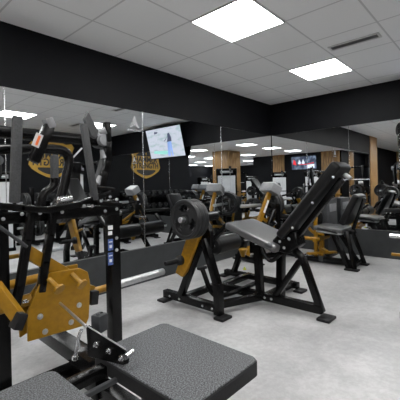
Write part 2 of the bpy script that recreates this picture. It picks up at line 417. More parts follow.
def shield():
    cx, cz, W, Hh, y = -1.54, 1.87, 1.2, .97, -5.60
    t = thing('shield_sign', 'gold and black shield sign reading HAMMER STRENGTH on the black opposite wall', 'sign', (cx, y, cz))
    P = lambda a, b, k=0: Vector((a * W / 2, k, b * Hh / 2))
    half = [(0, .93), (.35, .98), (.62, .86), (.86, .92), (1.0, .72), (.9, .45), (.92, .1), (1.0, -.28), (.88, -.5), (.6, -.72), (.3, -.9), (0, -1.0)]
    out = [P(a, b) for a, b in half] + [P(-a, b) for a, b in half[-2:0:-1]]
    MB().prism(out, (0, .02, 0), .002).build('gold_shield', GOLD, t)
    def lens(z0, z1, wtop, n=14, k=.022):
        pts = []
        for i in range(n + 1):
            a = -1 + 2 * i / n; pts.append(P(a * wtop, z1[0] + (z1[1] - z1[0]) * (1 - a * a), k))
        for i in range(n, -1, -1):
            a = -1 + 2 * i / n; pts.append(P(a * wtop, z0[0] + (z0[1] - z0[0]) * (1 - a * a), k))
        return pts
    MB().prism(lens((.50, .50), (.56, .84), .66), (0, .006, 0), 0).build('upper_field', SIGNB, t)
    MB().prism(lens((-.52, -.80), (-.42, -.42), .64), (0, .006, 0), 0).build('lower_field', SIGNB, t)
    for s, zc, wd in (('HAMMER', .28, .84), ('STRENGTH', -.13, .90)):
        cu = bpy.data.curves.new('lettering', 'FONT'); cu.body = s; cu.size = .26; cu.extrude = .004; cu.offset = .006; cu.align_x = 'CENTER'; cu.align_y = 'CENTER'
        o = bpy.data.objects.new('lettering', cu); COL.objects.link(o)
        bpy.context.view_layer.update()
        me = bpy.data.meshes.new_from_object(o.evaluated_get(bpy.context.evaluated_depsgraph_get()))
        xs = [v.co.x for v in me.vertices]; zs = [v.co.y for v in me.vertices]
        sx = wd * W / 2 * 2 * .94 / (max(xs) - min(xs)); sz = .19 / (max(zs) - min(zs)); mx_, mz_ = (max(xs) + min(xs)) / 2, (max(zs) + min(zs)) / 2
        for v in me.vertices:
            a, b, c = v.co; v.co = (-(a - mx_) * sx, .026 + c, (b - mz_) * sz + zc * Hh / 2)
        me.materials.append(SIGNB); bpy.data.objects.remove(o)
        q = bpy.data.objects.new('lettering', me); COL.objects.link(q); q.parent = t
    # thin gold emblem in the top field
    MB().prism([P(0, .78, .029), P(.05, .66, .029), P(0, .54, .029), P(-.05, .66, .029)], (0, .003, 0), 0).build('emblem', GOLD, t)
shield()

# ------------------------------------------------------------------ weight plate (rubber disc with three openings)
def plate_mesh(Rr=.205, th=.045):
    b = MB()
    b.lathe((-th / 2, 0, 0), (1, 0, 0), [(Rr * .80, .012), (Rr * .84, .002), (Rr * .97, 0), (Rr, .008), (Rr, th - .008), (Rr * .97, th), (Rr * .84, th - .002), (Rr * .80, th - .012), (Rr * .80, .012)], 48)
    b.lathe((-th / 2, 0, 0), (1, 0, 0), [(Rr * .12, .0), (Rr * .26, .0), (Rr * .30, .010), (Rr * .30, th - .01), (Rr * .26, th), (Rr * .12, th), (Rr * .12, 0)], 32)
    rad = [.29, .38, .46, .56, .66, .74, .81]; n = 54
    def inside(i, k):
        a = (i + .5) / n * 360; d = min(abs((a - c + 180) % 360 - 180) for c in (60, 180, 300)); rr = (rad[k] + rad[k + 1]) / 2
        return ((d / 34) ** 2 + ((rr - .57) / .16) ** 2) < 1
    bm = bmesh.new(); V = {}
    def v(i, k, s):
        key = (i % n, k, s)
        if key not in V:
            a = (i % n) / n * 2 * math.pi; V[key] = bm.verts.new((s * th * .2, math.cos(a) * rad[k] * Rr, math.sin(a) * rad[k] * Rr))
        return V[key]
    solid = lambda i, k: 0 <= k < len(rad) - 1 and not inside(i % n, k)
    for i in range(n):
        for k in range(len(rad) - 1):
            if not solid(i, k): continue
            bm.faces.new((v(i, k, -1), v(i + 1, k, -1), v(i + 1, k + 1, -1), v(i, k + 1, -1)))
            bm.faces.new((v(i, k, 1), v(i, k + 1, 1), v(i + 1, k + 1, 1), v(i + 1, k, 1)))
            if not solid(i + 1, k): bm.faces.new((v(i + 1, k, -1), v(i + 1, k, 1), v(i + 1, k + 1, 1), v(i + 1, k + 1, -1)))
            if not solid(i - 1, k): bm.faces.new((v(i, k, -1), v(i, k + 1, -1), v(i, k + 1, 1), v(i, k, 1)))
            if not solid(i, k + 1): bm.faces.new((v(i, k + 1, -1), v(i + 1, k + 1, -1), v(i + 1, k + 1, 1), v(i, k + 1, 1)))
            if not solid(i, k - 1): bm.faces.new((v(i, k, -1), v(i, k, 1), v(i + 1, k, 1), v(i + 1, k, -1)))
    b._add(bm)
    o = b.build('weight_plate', IRON)
    return o
PLATE = plate_mesh(); PLATE_USED = [False]
def place_plate(loc, label, group, rz=0, rx=0, sc=1.0):
    if not PLATE_USED[0]: o = PLATE; PLATE_USED[0] = True
    else: o = PLATE.copy(); COL.objects.link(o)
    o.location = loc; o.rotation_euler = (rx, 0, rz); o.scale = (1, sc, sc)
    tag(o, label, 'weight plate', group); return o

# ------------------------------------------------------------------ the centre machine: plate-loaded leg extension bench
t = thing('leg_extension_machine', 'black plate-loaded bench machine with raised backrest in the middle of the room', 'gym machine', (-2.78, -1.4, 0), absolute=True)
X1 = -3.27
PC = pt(185, 219.5, x=-3.46)
ap = pt(203, 243, x=X1); la = pt(181, 296, x=X1); ra = pt(222, 288, x=X1)
MB().bar((X1, -.69, .075), (X1, -1.40, .075), .065, .07).build('front_base_beam', BLACK, t)
MB().bar((X1, la.y, .09), (X1, ap.y + .03, ap.z), .064, .06, ext=.02).build('leg', BLACK, t)
MB().bar((X1, ap.y - .02, ap.z + .02), (X1, -1.36, .28), .066, .06, ext=.02).bar((X1, -1.37, .29), (X1, -1.37, .02), .07, .066).build('leg', BLACK, t)
for y_ in (-.70, -1.42): MB().box((X1 - .01, y_, .012), (.13, .10, .022), bev=.006).build('foot_plate', MATTE, t)
bolts(t, [(X1 - .038, y_, .075) for y_ in (-.80, -.93, -1.22, -1.33)], (-1, 0, 0), .011, CHROME)
MB().prism([(X1 + .02, ap.y + .06, ap.z - .05), (X1 + .02, ap.y - .08, ap.z - .05), (X1 + .02, ap.y - .07, ap.z + .10), (X1 + .02, PC.y - .05, PC.z - .02), (X1 + .02, PC.y + .0, PC.z + .01)], (.05, 0, 0), .006).build('pivot_bracket', BLACK, t)
MB().cyl((-3.52, PC.y, PC.z), (-3.05, PC.y, PC.z), .025).build('weight_sleeve', STEEL, t)
MB().cyl((-3.25, PC.y, PC.z), (-3.05, PC.y, PC.z), .045).build('pivot_housing', BLACK, t)
for k in range(3):
    place_plate((-3.455 + k * .048, PC.y, PC.z), ['black rubber weight plate, outermost of three on the bench machine', 'black rubber weight plate, middle one of three on the bench machine', 'black rubber weight plate, innermost of three on the bench machine'][k], 'plates loaded on the bench machine', rx=R(25), sc=.83)
# golden lever arm with its lower horn
XA = -3.33
MB().prism([pt(188, 232, x=XA), pt(199, 236, x=XA), pt(186, 272, x=XA), pt(182, 277.5, x=XA), pt(175, 273, x=XA)], (.05, 0, 0), .006).build('lever_arm', YELLOW, t)
q = pt(181, 260, x=XA)
MB().lathe(q, (-1, 0, 0), [(0, 0), (.045, 0), (.045, .03), (.03, .045), (.024, .05), (.022, .17), (.018, .19), (0, .19)], 18).build('lower_horn', MATTE, t)
q2 = pt(192, 251.5, x=XA + .04); MB().cyl(q2, q2 + Vector((.14, -.05, .03)), .014).build('stop_pin', YELLOW, t)
# ladder frame on the floor
MX = -2.76; FX = -2.22
MB().bar((MX, -.90, .075), (MX, -2.06, .075), .065, .07).build('centre_base_beam', BLACK, t)
MB().bar((FX, -.62, .06), (FX, -1.58, .06), .07, .06).build('far_base_beam', BLACK, t)
for ya, yb in ((-.93, -.93), (-1.30, -1.50)): MB().bar((X1 + .03, ya, .075), (MX, yb, .075), .06, .06).build('cross_beam', BLACK, t)
MB().bar((MX, -.98, .075), (FX, -.98, .075), .06, .06).build('cross_beam', BLACK, t)
MB().bar((MX, -1.52, .075), (FX, -1.52, .075), .06, .06).build('cross_beam', BLACK, t)
bolts(t, [(MX - .036, y_, .078) for y_ in (-1.03, -1.25, -1.53, -1.6)], (-1, 0, 0), .013, CHROME)
MB().box((MX, -2.09, .012), (.15, .11, .022), bev=.006).build('foot_plate', MATTE, t)
MB().box((FX, -.60, .012), (.13, .10, .022), bev=.006).build('foot_plate', MATTE, t)
MB().box((FX, -1.60, .012), (.13, .10, .022), bev=.006).build('foot_plate', MATTE, t)
lt1 = pt(303, 259, x=MX)
MB().bar((MX, -2.05, .06), lt1, .056, .054, ext=.01).build('rear_leg', BLACK, t)
MB().tube([lt1 + Vector((0, -.005, -.03)), lt1 + Vector((0, .02, .03)), pt(292, 249, x=MX), pt(283, 241, x=MX)], .034, 12).build('rear_curve', BLACK, t)
MB().bar(pt(300, 261, x=MX), pt(275, 297, x=MX), .05, .05).build('brace', BLACK, t)
hy = pt(280, 246, x=MX)
MB().bar((MX, -1.46, .08), (MX, -1.44, .55), .065, .065).build('front_post', BLACK, t)
MB().bar((-2.52, -1.54, .02), (-2.52, -1.56, .60), .075, .07).build('rear_post', BLACK, t)
MB().bar((-2.74, -1.58, .58), (-2.48, -1.58, .58), .07, .07).build('seat_crossbar', BLACK, t)
l0, l1 = pt(244, 272, x=FX), pt(256, 240, x=FX)
MB().bar((FX, -.74, .06), (FX - .1, -1.0, .50), .06, .05).build('support_strut', BLACK, t)
MB().prism([pt(242.5, 270, x=FX - .04), pt(246.5, 270, x=FX - .04), pt(244.5, 266.5, x=FX - .04)], (.004, 0, 0), 0).build('warning_sticker', LIME, t)
# curved stop pipe beneath the seat
MB().tube([pt(202, 268, x=-3.08), pt(206, 279, x=-3.08), pt(210, 291, x=-3.06), pt(217, 297, x=-3.0), pt(236, 292, z=.12), pt(260, 281, z=.13)], .024, 12, 3).build('curved_pipe', BLACK, t)
e_ = pt(202, 268, x=-3.08); MB().box(e_, (.10, .05, .03), (0, 0, 0), bev=.01).build('pipe_cap', MATTE, t)
# seat
s0, s1 = Vector((-2.70, -1.20, .765)), Vector((-2.70, -1.74, .585))
d = (s1 - s0); rot = frame_of(d); mid = (s0 + s1) / 2 + rot.col[1] * -.03
MB().pad(mid, (.47, .065, d.length), rot, .022).build('seat', SEATV, t)
MB().bar(s0 + Vector((0, -.05, -.085)), s1 + Vector((0, 0, -.085)), .10, .03).build('seat_carrier', BLACK, t)
# backrest
b0, b1 = Vector((-2.76, -1.74, .665)), Vector((-2.76, -2.25, 1.27))
d2 = b1 - b0; rot2 = frame_of(d2)
MB().pad((b0 + b1) / 2, (.29, .085, d2.length), rot2, .032).build('backrest', VINYL, t)
dn = rot2.col[1]; dn = dn if dn.y < 0 else -dn
MB().bar(b0 + dn * .075 + Vector((0, .03, -.06)), b1 + dn * .072 - d2 * .12, .06, .045).build('back_frame', BLACK, t)
for k in (.2, .55, .88):
    p_ = b0.lerp(b1, k) + dn * .05; MB().cyl(p_ + Vector((-.151, 0, 0)), p_ + Vector((-.140, 0, 0)), .010).build('bolt', STEEL, t)
MB().bar(b0.lerp(b1, .93) + dn * .06, b0.lerp(b1, .93) + dn * .12, .05, .03).build('adjusting_tab', STEEL, t)
# hinge bracket
hb = pt(284, 242, x=-2.86)
MB().prism([hb + Vector((0, .12, .00)), hb + Vector((0, .05, .07)), hb + Vector((0, -.10, .10)), hb + Vector((0, -.13, -.02)), hb + Vector((0, -.04, -.10)), hb + Vector((0, .06, -.09))], (.16, 0, 0), .008).build('hinge_bracket', BLACK, t)
bolts(t, [hb + Vector((0, .04, .0)), hb + Vector((0, -.05, .03)), hb + Vector((0, 0, -.05))], (-1, 0, 0), .012, STEEL)
# handle pipe
MB().tube([pt(251, 238, x=-2.75), pt(258, 242, x=-2.85), pt(268, 245, x=-2.93), pt(276, 248, x=-2.90)], .024, 12, 2).build('handle', DARKP, t)
MB().tube([pt(262, 248, x=-2.9), pt(266, 258, x=-2.92), pt(272, 262, x=-2.92), pt(280, 254, x=-2.9)], .018, 10, 3).build('release_lever', BLACK, t)
MB().bar(pt(252, 238, x=-2.55), pt(252, 252, x=-2.5), .05, .05).build('axle_arm', BLACK, t)
# roller pads on one axle
ra0, ra1 = pt(212, 246.5, y=-.90), pt(259, 236, y=-.90)
ra1 = Vector((ra1.x, ra0.y, ra0.z + .01)); ra0 = Vector(ra0)
MB().cyl(ra0 - Vector((.12, 0, 0)), ra1 + Vector((.06, 0, 0)), .018).build('roller_axle', STEEL, t)
for a, b_ in ((.03, .46), (.52, .95)):
    p_, q_ = ra0.lerp(ra1, a), ra0.lerp(ra1, b_)
    MB().cyl(p_, q_, .094, 28, .02).build('roller_pad', VINYL, t)
MB().bar(ra1 + Vector((.03, 0, 0)), (ra1.x + .03, -1.12, .66), .05, .04).build('roller_arm', BLACK, t)
MB().bar(ra0 + Vector((-.09, 0, 0)), (ra0.x - .09, PC.y, PC.z - .1), .05, .04).build('roller_arm', BLACK, t)
cn = pt(243, 252.5, x=-2.4)
MB().lathe(cn + Vector((0, 0, -.045)), (0, 0, 1), [(0, 0), (.02, 0), (.05, .08), (.04, .09), (0, .09)], 12).build('stop_cone', YELLOW, t)

# ------------------------------------------------------------------ hip machine (seat, tower, golden linkage), local frame: user faces +y
def tower_parts(t, o, k):
    B = lambda c, sz, n, m, bev=.01: MB().box(o + Vector(c), sz, bev=bev).build(n, m, t)
    B((0, 0, .03), (.50, .22, .06), 'tower_base', BLACK)
    for s in (-1, 1): B((s * .228, 0, .73), (.035, .16, 1.34), 'tower_post', BLACK)
    B((0, 0, 1.36), (.50, .18, .18), 'tower_head', BLACK, .02)
    for yy in (-.092, .092): B((0, yy, 1.36), (.30, .004, .07), 'head_label', GREYP, 0)
    for yy in (-.092, .092): B((0, yy * 1.04, 1.36), (.20, .004, .018), 'head_print', WHITE, 0)
    B((0, .065, .66), (.42, .012, 1.20), 'front_shroud', SILVER, .004)
    B((0, -.065, .66), (.42, .012, 1.20), 'rear_shroud', SILVER, .004)
    B((0, 0, .34), (.24, .10, .56), 'weight_stack', IRON, .004)
    B((-.16, -.073, .95), (.02, .004, .5), 'scale_strip', WHITE, 0)
def make_hip(label, tall=False):
    t = thing('hip_machine', label, 'gym machine', (0, 0, 0), 'selector weight machines with silver towers')
    # seat and back
    MB().pad((0, 0, .50), (.40, .38, .065), (R(3), 0, 0), .024).build('seat', SEATV, t)
    MB().box((0, 0, .452), (.33, .34, .02), (R(3), 0, 0), bev=.004).build('seat_board', STEEL, t)
    a, b = Vector((0, -.17, .58)), Vector((0, -.36, .95)); rt = frame_of(b - a)
    MB().pad((a + b) / 2, (.34, .085, .44), rt, .034).build('backrest', VINYL, t)
    MB().bar((0, -.27, .50), (0, -.42, .92), .05, .035).build('back_frame', BLACK, t)
    MB().bar((0, .10, .41), (0, -.30, .47), .10, .05).build('seat_frame', BLACK, t)
    for s in (-1, 1):
        MB().bar((s * .10, -.05, .43), (s * .19, -.27, .03), .06, .055, ext=.01).build('leg', BLACK, t)
        MB().bar((s * .10, -.22, .47), (s * .20, -.34, .03), .05, .045, ext=.01).build('leg', BLACK, t)
        MB().box((s * .20, -.31, .012), (.10, .17, .022), bev=.006).build('foot_plate', MATTE, t)
        # folding thigh arms
        MB().tube([(s * .16, .12, .36), (s * .22, .34, .36), (s * .26, .46, .42), (s * .26, .50, .56)], .024, 10).build('thigh_arm', YELLOW, t)
        MB().pad((s * .23, .36, .60), (.07, .24, .17), (0, 0, s * R(8)), .03).build('thigh_pad', VINYL, t)
        MB().tube([(s * .17, -.12, .46), (s * .27, -.06, .50), (s * .27, .10, .52)], .015, 8).build('hand_grip', MATTE, t)
    MB().bar((0, -.30, .05), (0, .49, .05), .09, .07).build('base_beam', BLACK, t)
    MB().bar((-.2, -.31, .05), (.2, -.31, .05), .05, .05).build('base_crossbar', BLACK, t)
    MB().bar((0, .16, .05), (0, .16, .36), .055, .055).build('golden_post', YELLOW, t)
    MB().bar((-.24, .16, .345), (.24, .16, .345), .05, .05).build('golden_crossbar', YELLOW, t)
    MB().bar((-.17, .02, .20), (.17, .30, .20), .05, .03).build('golden_link', YELLOW, t)
    MB().bar((.17, .02, .14), (-.17, .30, .14), .05, .03).build('golden_link', YELLOW, t)
    MB().cyl((0, .16, .03), (0, .16, .10), .055).build('pivot_hub', DARKP, t)
    MB().bar((-.10, .30, .35), (-.10, .56, .35), .04, .04).build('golden_arm', YELLOW, t)
    if tall: tower_parts(t, Vector((.58, .46, 0)), 1.0)
    else:
        MB().box((.56, .30, .03), (.46, .24, .06), bev=.01).build('stack_base', BLACK, t)
        MB().box((.56, .30, .46), (.40, .18, .82), bev=.02).build('stack_housing', DARKP, t)
        MB().box((.56, .205, .74), (.26, .006, .12), bev=.002).build('stack_label', GREYP, t)
        MB().bar((.04, .26, .05), (.04, .26, .84), .045, .045).build('golden_upright', YELLOW, t)
        MB().bar((.02, .26, .84), (.36, .30, .84), .04, .04).build('top_link', BLACK, t)
    MB().bar((0, .46, .05), (.55, .46 if tall else .30, .05), .07, .05).build('tower_link', BLACK, t)
    return t
hip = make_hip('yellow and black seated hip machine by the right wall, with low dark stack housing')
hip.location = (-.84, -1.42, 0)

# ------------------------------------------------------------------ plate-loaded machine with a grey box on its golden bar
def make_box_machine(label):
    t = thing('lever_machine', label, 'gym machine', (0, 0, 0), 'golden lever machines with grey end boxes')
    a, b = Vector((0, 0, .98)), Vector((.44, 0, .12))
    MB().bar(a, b, .07, .05, ext=.02, hint=(0, 1, 0)).build('slanted_bar', YELLOW, t)
    rt = frame_of(a - b, Vector((0, 1, 0)))
    MB().box(a + (a - b).normalized() * .07, (.19, .27, .13), rt, bev=.012).build('grey_box', GREYP, t)
    c = a + (a - b).normalized() * .145
    MB().box(c, (.17, .25, .012), rt, bev=.003).build('box_cap', GLOSSW, t)
    MB().box(a.lerp(b, .22) + Vector((0, -.039, 0)), (.035, .004, .20), (0, math.atan2(b.x - a.x, b.z - a.z), 0), bev=0).build('white_sticker', WHITE, t)
    MB().box(a.lerp(b, .22) + Vector((0, .039, 0)), (.035, .004, .20), (0, math.atan2(b.x - a.x, b.z - a.z), 0), bev=0).build('white_sticker', WHITE, t)
    MB().bar((-.40, .0, .05), (.46, .0, .05), .07, .07).build('base_beam', BLACK, t)
    for x_ in (-.36, .42):
        MB().bar((x_, -.28, .045), (x_, .24, .045), .07, .07).build('base_crossbar', BLACK, t)
        for s in (-.28, .24): MB().box((x_, s, .012), (.11, .09, .022), bev=.005).build('foot_plate', MATTE, t)
    MB().bar((-.05, .13, .05), (-.02, .14, .82), .07, .06).build('upright_post', BLACK, t)
    MB().bar((.42, .13, .06), (.02, .14, .74), .06, .05).build('leaning_post', BLACK, t)
    MB().bar((-.36, 0, .06), (-.06, .08, .55), .06, .05).build('rear_post', BLACK, t)
    MB().cyl((-.40, -.16, .80), (.42, -.16, .80), .025).build('weight_sleeve', STEEL, t)
    MB().box((0, 0, .80), (.07, .36, .07), bev=.01).build('pivot_block', BLACK, t)
    MB().bar((-.35, -.08, .36), (.22, -.06, .44), .045, .045).build('golden_rail', YELLOW, t)
    MB().bar((-.35, -.08, .36), (.12, -.06, .62), .04, .04).build('golden_rail', YELLOW, t)
    MB().tube([(-.30, -.20, .74), (-.34, -.22, .62), (-.26, -.22, .52), (-.28, -.22, .44)], .022, 10).build('golden_hook', YELLOW, t)
    MB().pad((-.34, -.02, .60), (.30, .28, .07), (0, R(-12), 0), .028).build('seat', VINYL, t)
    MB().bar((-.34, -.02, .05), (-.34, -.02, .57), .06, .06).build('seat_post', BLACK, t)
    MB().tube([(.04, -.16, .86), (.1, -.30, .90), (.18, -.34, .84), (.22, -.34, .72)], .018, 8).build('hand_grip', MATTE, t)
    return t
def put_box_machine(src, loc, rz, label, plates):
    o = src if src is not None else None
    o.location = loc; o.rotation_euler.z = rz; o['label'] = label
    Mz = Matrix.Rotation(rz, 4, 'Z')
    for i, xx in enumerate(plates):
        p_ = Vector(loc) + Mz @ Vector((xx, -.16, .80))
        side = 'first' if i == 0 else ['second', 'third', 'fourth'][i - 1]
        place_plate(p_, '%s plate on the %s' % (side, label.split(',')[0]), 'plates on the lever machines', rz=rz, sc=.95)
kbase = make_box_machine('x')
K = [((-1.02, -.54), R(163), 'lever machine by the left wall mirror near the corner, behind the bench seat'),
     ((-1.12, -2.70), 0, 'lever machine beside the right wall television, seen only in the mirrors'),
     ((-1.95, -3.75), 0, 'lever machine standing between the cable tower and the gold shield sign'),
     ((-8.0, -3.0), R(60), 'lever machine far behind the bench, before the rear television wall'),
     ((-6.9, -.62), R(200), 'lever machine by the golden wooden pier of the left wall'),
     ((-4.6, -5.3), R(20), 'lever machine where the opposite black wall ends'),
     ((-8.0, -5.9), R(130), 'lever machine near the slatted wooden column')]
for i, (xy, rz, lb) in enumerate(K):
    o = kbase if i == 0 else copy_tree(kbase)
    put_box_machine(o, (*xy, 0), rz, lb, (.22, .27, .32) if i != 0 else (-.16, -.21, -.26))
sk = pt(389.5, 235.5, x=-1.2)
km = next(o_ for o_ in bpy.data.objects if o_.parent is None and o_.get('label', '') == K[1][2])
off = Vector((km.location.x, km.location.y, 0))
MB().cyl(sk - off, (sk.x - off.x, -2.66 - off.y, sk.z), .024, 18).build('chrome_sleeve', CHROME, km)
MB().bar((sk.x - off.x, -2.60 - off.y, .05), (sk.x - off.x, -2.60 - off.y, sk.z + .03), .06, .06).build('sleeve_post', BLACK, km)
sy = pt(391.5, 254, x=-1.2)
MB().bar(sy - off, (sy.x - off.x, -2.66 - off.y, sy.z), .04, .03).build('golden_strip', YELLOW, km)
HIPS = [((-3.9, -4.2), R(10), 'seated weight machine with silver tower at the end of the opposite wall'),
        ((-5.3, -6.4), R(0), 'seated weight machine with silver tower in front of the slatted wooden column'),
        ((-7.3, -4.6), R(-60), 'seated weight machine with silver tower, third back in the middle of the hall'),
        ((-9.0, -4.0), R(-90), 'seated weight machine with silver tower in front of the rear television'),
        ((-10.2, .0), R(-90), 'seated weight machine with silver tower deep in the recess'),
        ((-7.4, -7.6), R(-30), 'seated weight machine with silver tower behind the slatted column'),
        ((-9.9, -12.2), R(-45), 'seated weight machine with silver tower deepest in the hall')]
tallhip = make_hip('x', True)
for i, (xy, rz, lb) in enumerate(HIPS):
    if i == 0: tallhip.location = (*xy, 0); tallhip.rotation_euler.z = rz; tallhip['label'] = lb
    else: copy_tree(tallhip, (*xy, 0), rz, lb)
# cable towers standing alone
tw = thing('cable_tower', 'x', 'weight tower', (0, 0, 0), 'silver fronted cable towers')
tower_parts(tw, Vector((0, 0, 0)), 1.0)
MB().bar((-.10, .10, 1.38), (-.10, .42, 1.46), .05, .05).build('pulley_arm', BLACK, tw)
MB().cyl((-.13, .40, 1.44), (-.07, .40, 1.44), .05).build('pulley_wheel', MATTE, tw)
MB().tube([(-.10, .45, 1.43), (-.10, .45, .8)], .004, 6, 0).build('cable', STEEL, tw)
MB().bar((-.22, .45, .78), (.02, .45, .78), .03, .03).build('pull_handle', MATTE, tw)
for i, (xy, rz, hs, lb) in enumerate([((-2.3, -2.85), R(-55), 1.1, 'silver cable tower facing the right wall, second machine from the television'),
                          ((-6.25, -3.35), R(-62), 1.08, 'silver cable tower right behind where the photo is taken from'),
                          ((-7.0, -2.35), R(-65), 1.08, 'silver cable tower in the middle of the hall, towards the wooden pier'),
                          ((-5.5, -5.2), R(-40), 1.08, 'silver cable tower just past the end of the opposite wall')]):
    o = tw if i == 0 else copy_tree(tw)
    o.location = (*xy, 0); o.rotation_euler.z = rz; o.scale = (1.2, 1, hs); o['label'] = lb

# ------------------------------------------------------------------ front machine at the left
t = thing('press_machine', 'large yellow and black lever press machine filling the left foreground', 'gym machine', (-4.55, -1.2, 0), absolute=True)
YF = -1.2
xa = pt(114, 300, y=YF).x; xb = pt(1, 300, y=YF).x; zb = .973
MB().bar((xa, YF, 0.0), (xa, YF, 1.04), .075, .075).build('upright_post', BLACK, t)
MB().bar((xb, YF, 0.0), (xb, YF, 1.04), .07, .07).build('upright_post', BLACK, t)
for x_ in (xa, xb): MB().box((x_, YF, .01), (.14, .14, .02), bev=.005).build('foot_plate', MATTE, t)
MB().bar((-5.35, YF - .01, zb), (xa + .03, YF - .01, zb), .065, .065).build('horizontal_beam', BLACK, t)
MB().bar((-5.35, YF, .0), (-5.35, YF, 1.0), .07, .07).build('upright_post', BLACK, t)
# stickers on the post
for (u0, v0, u1, v1, m_) in ((106.8, 225.8, 111.6, 229.5, WHITE), (107, 231.5, 111, 234.8, WHITE), (106.8, 239.5, 112, 250, BLUE), (106.8, 253, 112, 264.5, BLUE)):
    a = pt((u0 + u1) / 2 + 1.2, (v0 + v1) / 2, y=YF - .039); c = pt(u1, v1, y=YF - .039); e0 = pt(u0, v0, y=YF - .039)
    MB().box(a, (abs(c.x - e0.x), .002, abs(e0.z - c.z)), bev=0).build('sticker', m_, t)
    if m_ is BLUE:
        MB().box(a + Vector((0, -.0015, (e0.z - c.z) * .25)), (abs(c.x - e0.x) * .7, .001, .006), bev=0).build('sticker_print', WHITE, t)
        MB().box(a + Vector((0, -.0015, -(e0.z - c.z) * .15)), (abs(c.x - e0.x) * .5, .001, .02), bev=0).build('sticker_print', WHITE, t)
for v_ in (199.5, 209, 238, 250): bolts(t, [pt(116.5, v_, y=YF - .04)], (0, -1, 0), .011, STEEL)
# swinging arm beam over the frame
Y2 = -1.36
pp = [pt(-14, 205, y=Y2), pt(22, 208, y=Y2), pt(47, 210, y=Y2), pt(80, 204, y=Y2 + .05), pt(108, 193, y=Y2 + .1)]
for a, b_ in zip(pp, pp[1:]): MB().bar(a, b_, .04, .036, ext=.012).build('lever_beam', BLACK, t)
MB().bar(pt(96, 203, y=Y2), pt(121, 205, y=Y2), .03, .03).build('stop_bar', BLACK, t)
MB().bar(pt(95, 188, y=Y2 + .1), pt(114, 190, y=Y2 + .1), .03, .03).build('stop_bar', BLACK, t)
bolts(t, [pt(u, v, y=Y2 - .03) for u, v in ((101, 201), (105, 211), (92, 206), (110, 197), (84, 206), (3, 219))], (0, -1, 0), .009, GREYP)
for u, v in ((62, 212), (40, 213), (22, 214)): bolts(t, [pt(u, v, y=YF - .05)], (0, -1, 0), .010, STEEL)
# tall grey grips
def grip(u0, v0, u1, v1, y, w_=.048, nm='tall_grip'):
    MB().bar(pt(u0, v0, y=y), pt(u1, v1, y=y), w_, .035, bev=.01, hint=(0, 1, 0)).build(nm, GRIP, t)
grip(17.5, 116, 14.5, 203, -1.36); grip(83.5, 124, 95, 200, -1.30, .040)
grip(54.5, 155, 54.5, 180, -1.34, .038, 'short_grip')
MB().tube([pt(54.5, 178, y=-1.34), pt(54, 187, y=-1.34), pt(43, 193, y=-1.34), pt(41, 206, y=-1.34)], .022, 12).build('bent_handle', BLACK, t)
# arch pipe
ya = -1.25
MB().tube([pt(-40, 156, y=ya), pt(-4, 149.5, y=ya), pt(14, 149, y=ya), pt(48, 149, y=ya), pt(64, 150, y=ya), pt(70, 158, y=ya), pt(66, 178, y=ya), pt(59, 204, y=ya)], .028, 14, 3).build('arch_pipe', BLACK, t)
# upper cross tube and pivot
yu = -1.05
MB().cyl(pt(-40, 128, y=yu), pt(97, 141, y=yu), .037).build('cross_tube', BLACK, t)
c0 = pt(98, 141, y=yu)
MB().lathe(c0 + Vector((0, .02, 0)), (0, -1, 0), [(0, 0), (.05, 0), (.055, .02), (.03, .03), (.03, .08), (.045, .085), (.04, .11), (0, .11)], 20).build('pivot_hub', GREYP, t)
MB().cyl(pt(100, 133, y=yu - .05), pt(104, 131, y=yu - .05) + Vector((0, -.03, 0)), .03).build('pivot_hub', GREYP, t)
# black curved side post at the right with grey inner arm
yp = -1.12
pr = [pt(106.5, 124, y=yp), pt(107.5, 142, y=yp), pt(108, 160, y=yp), pt(105, 172, y=yp), pt(99, 196, y=yp)]
for a, b_ in zip(pr, pr[1:]): MB().bar(a, b_, .045, .05, ext=.012, bev=.01).build('side_post', BLACK, t)
MB().tube([pt(102, 140, y=yp + .04), pt(104, 156, y=yp + .04), pt(101, 168, y=yp + .04), pt(97, 180, y=yp + .04), pt(92, 196, y=yp + .04)], .022, 12).build('inner_arm', DARKP, t)
MB().tube([pt(101.5, 150, y=yp - .01), pt(103.5, 158, y=yp - .01)], .016, 12, rads=(.012, .02)).build('damper_sleeve', GREYP, t)
MB().tube([pt(100, 176, y=yp - .01), pt(97, 184, y=yp - .01)], .016, 12, rads=(.012, .02)).build('damper_sleeve', GREYP, t)
MB().bar(pt(82, 148, y=yp + .05), pt(66, 165, y=yp + .05), .012, .012).build('thin_rod', STEEL, t)
# tilted grey guard plate
g0 = [pt(84.5, 119, y=-1.16), pt(88.5, 111, y=-1.16), pt(99, 131, y=-1.16), pt(96.5, 139, y=-1.16), pt(91.5, 136, y=-1.16)]
MB().prism(g0, (0, .03, 0), .004).build('guard_plate', GRIP, t)
# short slanted arm with silver cap and label
ys_ = -1.42
MB().bar(pt(49, 126, y=ys_), pt(33, 162, y=ys_), .052, .045, hint=(0, 1, 0)).build('slanted_arm', BLACK, t)
MB().bar(pt(47, 118.5, y=ys_), pt(51, 128, y=ys_), .04, .055, bev=.004, hint=(0, 1, 0)).build('arm_cap', GREYP, t)
MB().bar(pt(40, 134, y=ys_ - .03), pt(35, 146.5, y=ys_ - .03), .036, .004, bev=0, hint=(0, 1, 0)).build('label_plate', GLOSSW, t)
MB().bar(pt(39.8, 136, y=ys_ - .034), pt(36.2, 145, y=ys_ - .034), .012, .003, bev=0, hint=(0, 1, 0)).build('label_stripe', ORANGE, t)
MB().tube([pt(18, 155, y=-1.3), pt(30, 152.5, y=-1.3), pt(38, 151.5, y=-1.3), pt(41, 156, y=-1.3)], .004, 6).build('cable', BLACK, t)
MB().tube([pt(38, 151, y=-1.3), pt(41.5, 156, y=-1.3)], .008, 8).build('cable_end', WHITE, t)
